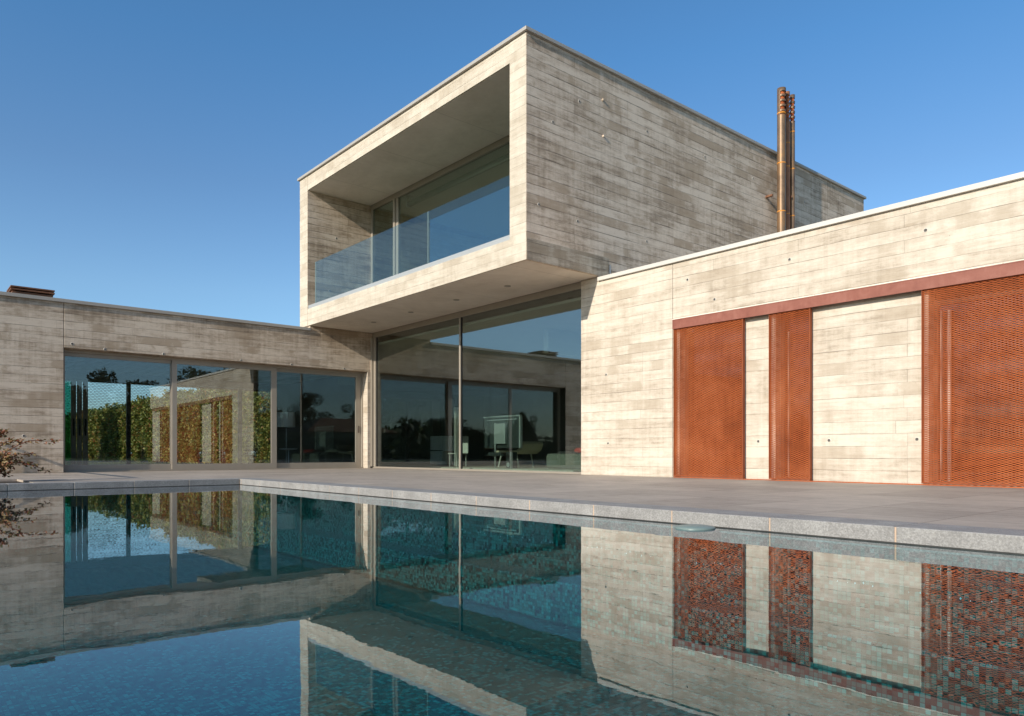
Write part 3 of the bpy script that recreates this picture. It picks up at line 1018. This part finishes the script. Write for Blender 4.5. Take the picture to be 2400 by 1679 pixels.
# ------------------------------------------------------------------ inside the rooms
M['cream'] = plain('cream_leather', (0.62, 0.56, 0.42), 0.5, var=0.08, scale=5)
M['grey_fab'] = plain('grey_green_bouclé', (0.20, 0.21, 0.18), 0.95, var=0.35, scale=40, bump=0.8)
M['dark_fab'] = plain('charcoal_wool', (0.06, 0.06, 0.06), 0.95, var=0.2, scale=30)
M['red_fab'] = plain('red_cotton', (0.55, 0.045, 0.035), 0.85, var=0.1, scale=20)
M['silver'] = plain('silver_plastic', (0.42, 0.46, 0.46), 0.35, 0.3)
M['tv_dark'] = plain('dark_glossy_plastic', (0.05, 0.06, 0.06), 0.25)
M['white_lac'] = plain('white_lacquer', (0.72, 0.72, 0.68), 0.4)
M['shag'] = plain('ivory_shag', (0.70, 0.66, 0.54), 0.95, var=0.25, scale=25, bump=0.9)
M['wood'] = plain('walnut', (0.14, 0.075, 0.04), 0.5, var=0.3, scale=5)
FZ = .012

tv = thing('television', (-14.15, 11.75, FZ), 'large flat television seen from behind, silver edge, standing close to the big window', 'television')
tvp = B(-14.87, -13.50, 11.70, 11.765, .55, 1.33).build('screen_housing', M['tv_dark'], tv, 0.02)
tf = MB()
tf.box(-14.90, -13.47, 11.69, 11.78, 1.33, 1.365).box(-13.50, -13.455, 11.69, 11.78, .55, 1.33)
tf.build('silver_edge', M['silver'], tv, 0.012)
B(-14.75, -13.60, 11.685, 11.70, 1.255, 1.275).build('vent_strip', M['silver'], tv)
B(-14.38, -13.95, 11.62, 11.70, .66, 1.17).build('back_cover', M['silver'], tv, 0.012)
MB().tube([(-14.37, 11.66, FZ + .03), (-14.37, 11.66, 1.19)], .022, 10).build('stand_pole', M['silver'], tv, smooth=True)
B(-14.72, -14.0, 11.60, 11.95, .36, .385).build('shelf', M['tv_dark'], tv, 0.004)
B(-14.62, -14.10, 11.62, 11.9, .386, .45).build('media_player', M['tv_dark'], tv, 0.006)
B(-14.55, -14.15, 11.55, 11.85, FZ, FZ + .03).build('stand_base', M['silver'], tv, 0.008)
tv.location = tv.location

sp = thing('loudspeaker', (-13.85, 11.72, FZ), 'narrow dark loudspeaker on the floor under the television', 'speaker')
B(-13.92, -13.76, 11.64, 11.86, FZ, .46).build('cabinet', M['tv_dark'], sp, 0.006)
B(-13.758, -13.735, 11.64, 11.70, FZ, .46).build('side_trim', M['silver'], sp)
for z, r in ((.35, .055), (.14, .06)):
    MB().tube([(-13.84, 11.641, z), (-13.84, 11.63, z)], r, 18).build('driver', M['silver'] if z < .2 else M['black'], sp)

ch = thing('lounge_chair', (-14.6, 12.6, FZ), 'cream leather lounge chair with white metal legs behind the television', 'chair')
cs = MB()
prof = [(-15.1, .42), (-14.6, .40), (-14.20, .41), (-14.04, .50), (-13.96, .66), (-14.0, .74), (-14.08, .70), (-14.14, .58), (-14.25, .51), (-14.6, .49), (-15.1, .50)]
for yv in (12.25, 12.95):
    cs.v += [(a, yv, b) for a, b in prof]
n = len(prof)
cs.f += [tuple(range(n))[::-1], tuple(range(n, 2 * n))]
cs.f += [(i, (i + 1) % n, n + (i + 1) % n, n + i) for i in range(n)]
cs.build('seat_shell', M['cream'], ch, 0.03, smooth=False)
for yv in (12.35, 12.85):
    MB().tube([(-14.95, yv, .42), (-15.1, yv, FZ + .02)], .018, 8).build('leg', M['white_lac'], ch)
    MB().tube([(-14.35, yv, .41), (-14.25, yv, FZ + .02)], .018, 8).build('leg', M['white_lac'], ch)

sofa = thing('sofa', (-12.6, 13.2, FZ), 'low grey green fabric sofa at the right end of the big window', 'sofa')
B(-13.0, -12.06, 12.1, 13.3, .05, .42).build('seat', M['grey_fab'], sofa, 0.08, seg=4)
B(-12.05, -10.9, 11.9, 13.3, .05, .42).build('seat', M['grey_fab'], sofa, 0.08, seg=4)
B(-12.4, -10.9, 13.32, 13.60, .05, .60).build('backrest', M['grey_fab'], sofa, 0.06, seg=3)
B(-12.8, -12.1, 12.3, 13.1, .425, .47).build('throw', M['dark_fab'], sofa, 0.02)
rc = MB().lathe((-11.75, 12.3, .42), [(.05, 0), (.30, .02), (.34, .07), (.28, .13), (.08, .15)], 20)
tag(rc.build('cushion', M['red_fab'], smooth=True), 'red cushion lying on the grey sofa', 'cushion')

rug = MB()
for i in range(1):
    rug.box(-15.9, -11.0, 11.05, 13.6, FZ, FZ + .045)
tag(rug.build('rug', M['shag'], bevel=0.012), 'ivory shaggy rug on the floor behind the big window', 'rug')

sb = thing('sideboard', (-20.0, 14.2, FZ), 'pale grey wall cabinet with dark gaps at the back of the living room', 'cabinet')
for (x0, x1, z0, z1) in ((-20.75, -20.05, .05, .50), (-20.75, -20.05, .53, 1.0), (-20.03, -19.2, .50, .98)):
    B(x0, x1, 14.0, 14.45, z0, z1).build('cabinet_door', M['white_lac'], sb, 0.004)
B(-20.74, -19.22, 14.02, 14.45, FZ, .05).build('plinth', M['black'], sb)
wc = thing('white_chair', (-17.95, 13.1, FZ), 'white shell chair behind the left pane of the big window', 'chair')
wcm = MB().box(-18.2, -17.75, 12.9, 13.35, .40, .43).box(-18.2, -17.75, 13.33, 13.36, .43, .74)
wcm.build('shell', M['white_lac'], wc, 0.015)
for a in (-18.15, -17.8):
    for b in (12.95, 13.3):
        MB().tube([(a, b, .40), (a, b, FZ)], .012, 6).build('leg', M['white_lac'], wc)
pv = B(-19.13, -19.04, 13.8, 13.95, FZ, 1.9)
tag(pv.build('room_divider', M['white_lac'], bevel=0.004), 'slim white upright panel standing in the living room', 'panel')

lamp = thing('floor_lamp', (-22.0, 9.45, FZ), 'floor lamp with a white drum shade behind the sliding glass', 'lamp')
MB().lathe((-22.0, 9.45, 1.24), [(.27, 0), (.27, .46)], 28).build('lamp_shade', M['white_lac'], lamp, smooth=False)
MB().tube([(-22.0, 9.45, FZ + .02), (-22.0, 9.45, 1.3)], .012, 8).build('pole', M['silver'], lamp)
MB().lathe((-22.0, 9.45, FZ), [(.14, 0), (.14, .02)], 24).build('base', M['silver'], lamp)
st_ = thing('side_table', (-21.6, 9.35, FZ), 'small round side table with pale top beside the floor lamp', 'table')
MB().lathe((-21.6, 9.35, .52), [(.10, 0), (.26, .03), (.27, .05), (.02, .05)], 26).build('table_top', M['white_lac'], st_)
MB().tube([(-21.6, 9.35, FZ), (-21.6, 9.35, .53)], .02, 8).build('leg', M['silver'], st_)

rb = thing('roller_blind', (-13.8, 10.95, 7.2), 'rolled up fabric blind along the top of the balcony window', 'blind')
MB().tube([(-17.25, 10.95, 7.30), (-10.45, 10.95, 7.30)], .075, 14).build('roll', plain('grey_green_blind', (.30, .34, .28), .8), rb, smooth=True)
for xx in (-17.27, -10.45):
    B(xx - .02, xx + .02, 10.86, 11.04, 7.20, 7.53).build('bracket', M['white_lac'], rb)

# ------------------------------------------------------------------ plants
def leaf_quads(P, D, size, up=None, ratio=0.55, jitter=0.5):
    """one small bent leaf (two triangles pairs folded on the midrib) per row of P"""
    n = len(P)
    D = D / (np.linalg.norm(D, axis=1, keepdims=True) + 1e-9)
    rnd = rng.normal(size=(n, 3))
    S = np.cross(D, rnd)
    S /= (np.linalg.norm(S, axis=1, keepdims=True) + 1e-9)
    N = np.cross(D, S)
    L = (size * rng.uniform(.7, 1.3, n))[:, None]
    W = L * ratio * .5
    a = P
    b = P + D * L * .5 + S * W + N * W * .3
    c = P + D * L
    d = P + D * L * .5 - S * W + N * W * .3
    V = np.stack([a, b, c, d], 1).reshape(-1, 3)
    i = np.arange(n) * 4
    F = np.stack([i, i + 1, i + 2, i + 3], 1)
    m = MB()
    m.v = [tuple(p) for p in V.tolist()]
    m.f = [tuple(f) for f in F.tolist()]
    return m


def rand_dirs(n, zbias=0.2):
    d = rng.normal(size=(n, 3))
    d[:, 2] += zbias
    return d / np.linalg.norm(d, axis=1, keepdims=True)


# cotoneaster at the left end of the pool
M['shrub_leaf'] = leaf_mat('autumn_shrub_leaf', [(0.0, (0.09, 0.02, 0.012)), (0.3, (0.26, 0.06, 0.03)), (0.5, (0.36, 0.15, 0.07)), (0.66, (0.15, 0.13, 0.03)), (0.85, (0.44, 0.30, 0.15)), (1.0, (0.60, 0.46, 0.24))])
bush = thing('shrub', (-13.5, 1.0, -.03), 'arching shrub with small red and yellow green leaves at the left end of the pool', 'shrub')
B(BX0, BX1, BY0, BY1, -.2, -.035).build('soil_bed', M['soil'], bush)
bt, LP, LD = MB(), [], []
base = Vector((-13.45, 1.0, -.04))
arch = [((-13.35, 2.02, .60), .34, .42), ((-13.4, 1.72, .42), .22, .4), ((-13.3, 1.92, .13), .30, .45), ((-13.2, 1.65, .24), .3, .5), ((-13.5, 1.55, .62), .3, .7), ((-13.6, 1.35, .75), .3, 1.0)]
for i in range(80):
    an = random.uniform(-.4, 2 * math.pi)
    rr = random.uniform(.12, .95)
    tx = (base.x + .5 * rr * math.cos(an), base.y + .62 * rr * math.sin(an), random.uniform(.02, .40))
    if tx[1] > 1.45 : tx = (tx[0], random.uniform(1.1, 1.45), tx[2] * .6)
    arch.append((tx, random.uniform(.1, .35), random.uniform(.6, 1.0)))
for (tip, lift, dens) in arch:
    tip = Vector(tip)
    pts = []
    for k in range(9):
        t = k / 8
        p = base.lerp(tip, t)
        p.z += lift * math.sin(math.pi * min(1, t * 1.0)) * (1 - .35 * t)
        p += Vector((random.gauss(0, .012), random.gauss(0, .012), random.gauss(0, .008)))
        pts.append(p)
    bt.tube(pts, [.009 * (1 - .8 * k / 8) + .0015 for k in range(9)], 5)
    for k in range(int(170 * dens)):
        t = random.uniform(.28, 1.0)
        i0 = min(7, int(t * 8))
        p = pts[i0].lerp(pts[i0 + 1], t * 8 - i0)
        d = (pts[i0 + 1] - pts[i0]).normalized()
        q = p + Vector((random.gauss(0, .028), random.gauss(0, .028), random.gauss(0, .022)))
        LP.append(tuple(q))
        LD.append(tuple(d + Vector((random.gauss(0, .7), random.gauss(0, .7), random.gauss(0, .5)))))
bt.build('branches', M['twig'], bush)
leaf_quads(np.array(LP), np.array(LD), .048, ratio=.62).build('foliage', M['shrub_leaf'], bush)


def hedge(name, x0, x1, y0, y1, hfun, n, size, mat, label, core=(.035, .045, .014)):
    """clipped but shaggy hedge: dark woody core, leaves over its faces"""
    t = thing(name, ((x0 + x1) / 2, (y0 + y1) / 2, -.12), label, 'hedge')
    cm = MB()
    N = 24
    o = 0
    for i in range(N + 1):
        yy = y0 + (y1 - y0) * i / N
        hh = hfun(yy) - .18
        cm.v += [(x0 + .2, yy, -.12), (x1 - .2, yy, -.12), (x1 - .25, yy, hh), (x0 + .25, yy, hh)]
    for i in range(N):
        a, b = i * 4, i * 4 + 4
        for k in range(4):
            k2 = (k + 1) % 4
            cm.f.append((a + k, a + k2, b + k2, b + k))
    cm.f += [(3, 2, 1, 0), tuple(N * 4 + k for k in range(4))]
    cm.build('twig_core', plain(name + '_core', core, .95), t)
    yy = rng.uniform(y0, y1, n)
    hh = np.array([hfun(v) for v in yy])
    f = rng.uniform(0, 1, n)
    zz = np.where(f < .82, rng.uniform(-.1, 1, n) ** .9 * 0 + rng.uniform(-.1, 1.0, n) * hh, hh + rng.normal(0, .06, n))
    lump = .12 * np.sin(yy * 2.3 + zz * 1.7) + .1 * np.sin(yy * 5.1 - zz * 3.3)
    xx = np.where(f < .74, x1 + lump - np.abs(rng.normal(0, .07, n)), np.where(f < .82, x0 - lump + np.abs(rng.normal(0, .12, n)), rng.uniform(x0, x1, n)))
    P = np.stack([xx, yy, zz + rng.normal(0, .03, n)], 1)
    D = rand_dirs(n, .1)
    leaf_quads(P, D, size, ratio=.7).build('foliage', mat, t)
    return t


M['hedge_leaf'] = leaf_mat('vine_hedge_leaf', [(0.0, (0.02, 0.035, 0.007)), (0.3, (0.10, 0.135, 0.022)), (0.58, (0.26, 0.27, 0.05)), (0.74, (0.36, 0.24, 0.05)), (0.82, (0.30, 0.07, 0.03)), (0.88, (0.42, 0.36, 0.10)), (1.0, (0.75, 0.70, 0.28))])
vh = thing('vine_hedge', (-40, 11.6, -.12), 'tall hedge in autumn green and red seen through the glazed left wing', 'hedge')
n = 60000
q = rng.uniform(0, 1, n)
xx = -25.6 / (1 - .66 * q)
hh = 3.35 + .14 * np.sin(xx * .9) + .10 * np.sin(xx * 2.3 + 1) + .05 * np.sin(xx * 6.1)
f = rng.uniform(0, 1, n)
zr = np.where(f < .9, rng.uniform(.16, 1.0, n) * hh, hh + rng.normal(.02, .09, n))
zr = np.where(rng.uniform(0, 1, n) < .25, rng.uniform(.0, .6, n), zr)
lump = .10 * np.sin(xx * 2.3 + zr * 1.7) + .08 * np.sin(xx * 5.1 - zr * 3.3)
yv = np.where(f < .9, 11.0 - lump + np.abs(rng.normal(0, .10, n)), rng.uniform(11.0, 12.2, n))
yv = np.where((zr < .65) & (np.sin(xx * 1.9) > .1), yv + .5, yv)
P = np.stack([xx, yv, zr], 1)
D = rand_dirs(n, -.2)
leaf_quads(P, D, .125 * (-xx / 30.0) ** .7, ratio=.75).build('foliage', M['hedge_leaf'], vh)
B(-78, -25.5, 11.55, 12.2, .5, 3.15).build('twig_core', plain('hedge_core', (.03, .035, .012), .95), vh)
hs = MB()
for k in range(30):
    xk = -26.0 - k * 1.7
    hs.tube([(xk, 11.6, -.12), (xk + .04, 11.65, .6)], .04, 6)
hs.build('stem', M['bark'], vh)
M['dark_leaf'] = leaf_mat('evergreen_leaf', [(0.0, (0.012, 0.02, 0.008)), (0.5, (0.035, 0.05, 0.016)), (1.0, (0.09, 0.10, 0.035))])
hedge('garden_hedge', 13.6, 14.8, -34.0, 4.0, lambda y: 1.75 + .15 * math.sin(y * 1.1) + .1 * math.sin(y * 3.7), 9000, .16, M['dark_leaf'],
      'dark green garden hedge across the lawn, mirrored in the glass')


def make_tree(h, rad, nleaf, mat, lsize, seed):
    rs = np.random.default_rng(seed)
    tk, pts = MB(), []
    tk.tube([(0, 0, 0), (.05, .03, h * .2), (-.05, .06, h * .42), (.02, 0, h * .7), (0, 0, h * .92)], [h * .028, h * .022, h * .017, h * .010, h * .003], 8)
    C = []
    for i in range(16):
        a = rs.uniform(0, 6.28)
        z0 = h * rs.uniform(.22, .6)
        r = rad * rs.uniform(.45, .95)
        e = Vector((r * math.cos(a), r * math.sin(a), min(h * .93, z0 + h * rs.uniform(.12, .35))))
        mid = Vector((e.x * .45, e.y * .45, z0 + (e.z - z0) * .35))
        tk.tube([(0, 0, z0), mid, e], [h * .010, h * .006, h * .002], 5)
        C.append((e, rad * rs.uniform(.26, .42)))
        C.append((mid, rad * rs.uniform(.2, .32)))
    for i in range(5):
        C.append((Vector((rs.uniform(-.3, .3) * rad, rs.uniform(-.3, .3) * rad, h * rs.uniform(.75, .97))), rad * rs.uniform(.22, .36)))
    P = []
    per = nleaf // len(C)
    for c, r in C:
        d = rs.normal(size=(per, 3))
        d /= np.linalg.norm(d, axis=1, keepdims=True)
        P.append(np.array(c) + d * (r * rs.uniform(.35, 1.05, per) ** .6)[:, None] * np.array([1, 1, .8]))
    P = np.concatenate(P)
    return tk, leaf_quads(P, rand_dirs(len(P), 0), lsize, ratio=.8)


protos = []
for k, (h, rad, nl, ls, lab) in enumerate(((9.5, 3.2, 6500, .26, 'broad dark evergreen tree'), (7.0, 2.3, 5000, .22, 'rounded olive green tree'))):
    tk, lv = make_tree(h, rad, nl, M['dark_leaf'], ls, 40 + k)
    protos.append((tk, lv, lab))
spots = [(38, 7.5, 0, .80), (41, 11, 1, 1.15), (39, 15, 0, .86), (42, 19.5, 1, 1.2), (37, 23, 0, .92), (43, 28, 0, 1.0), (36, 3, 1, .9),
         (46, -6, 0, .62), (50, -12, 1, .8), (60, -24, 0, .95), (62, -34, 0, .9), (54, -42, 1, .9), (46, -52, 0, .7), (30, -38, 1, .72), (24, -47, 0, .62), (58, -16, 0, .85)]
meshes = {}
for i, (x, y, k, s) in enumerate(spots):
    tk, lv, lab = protos[k]
    side_txt = ('behind the right wing, mirrored in the sliding doors' if y > 2 else 'beyond the garden hedge, mirrored in the big window')
    t = thing('tree', (x, y, -.12), lab + ' ' + side_txt, 'tree', 'trees around the garden')
    t.scale = (s, s, s)
    t.rotation_euler.z = i * 1.3
    for nm, mb, mt in (('trunk', tk, M['bark']), ('crown', lv, M['dark_leaf'])):
        key = (k, nm)
        if key not in meshes:
            o = mb.build(nm, mt)
            meshes[key] = o.data
        else:
            o = bpy.data.objects.new(nm, meshes[key])
            col.objects.link(o)
        o.parent = t

# the wood that closes the horizon
n = 30000
yy = rng.uniform(-75, 60, n)
hm = np.where(yy > 4, 6.6, 4.6) + 1.0 * np.sin(yy * .21) + .7 * np.sin(yy * .53 + 1) + .5 * np.sin(yy * 1.3)
P = np.stack([64 + rng.uniform(-2.5, 2.5, n) + np.where(yy > 4, -12.0, 6.0), yy, rng.uniform(-.1, 1, n) ** 1.0 * hm * rng.uniform(.9, 1.06, n)], 1)
P2 = P[P[:, 1] < 4].copy()
P2[:, 0] = -52 + rng.uniform(-2.5, 2.5, len(P2))
P2[:, 2] *= 1.15
P = np.concatenate([P, P2])
n = len(P)
wd = leaf_quads(P, rand_dirs(n, 0), .75, ratio=.85)
wv = len(wd.v)
for (x0, x1, y0, y1, h_) in ((50.5, 53.5, 4, 60, 4.6), (68.5, 71.5, -75, 4, 3.0), (-53.5, -50.5, -75, 4, 2.4)):
    wd.box(x0, x1, y0, y1, -.12, h_)
wo_ = wd.build('woodland', M['dark_leaf'])
wo_['kind'] = 'stuff'
tag(wo_, 'dark wood that closes the horizon beyond the garden', 'wood')

# neighbour's tiled house, mirrored in the glass
nb = thing('tiled_house', (50, -24, -.12), 'neighbouring pale house with a terracotta tiled roof beyond the garden', 'house')
B(46.5, 54.5, -30, -18, -.12, 3.1).build('wall', plain('cream_render', (.45, .38, .28), .9, var=.05), nb)
rf = MB().add([(46, -30.6, 3.1), (55, -30.6, 3.1), (55, -17.4, 3.1), (46, -17.4, 3.1), (50.5, -26.5, 5.0), (50.5, -21.5, 5.0)],
              [(0, 4, 5, 3), (1, 2, 5, 4), (0, 1, 4), (2, 3, 5), (0, 3, 2, 1)])
gt = G('terracotta_tiles')
gx_, gy_, gz_ = gt.sep(gt.pos())
gw = gt.m_('SINE', gt.m_('MULTIPLY', gy_, 22.0))
gt.principled(gt.mix(gt.mapr(gw, -1, 1), (.16, .065, .035), (.42, .20, .11)), .85)
rf.build('roof', gt.m, nb)
for yy in (-27.5, -24, -20.5):
    B(46.46, 46.52, yy, yy + 1.1, .9, 2.2).build('window', M['black'], nb)

# low rail left of the picture: its shadow crosses the terrace and climbs the wing wall
hr = thing('garden_rail', (-16, .82, 0), 'thin horizontal steel rail on posts beside the left terrace', 'rail')
B(-18.72, -13.6, .80, .84, 1.02, 1.07).build('top_bar', M['frame_dark'], hr, 0.004)
for xx in (-18.5, -16.1, -13.7):
    B(xx - .02, xx + .02, .80, .84, -.0, 1.02).build('post', M['frame_dark'], hr)
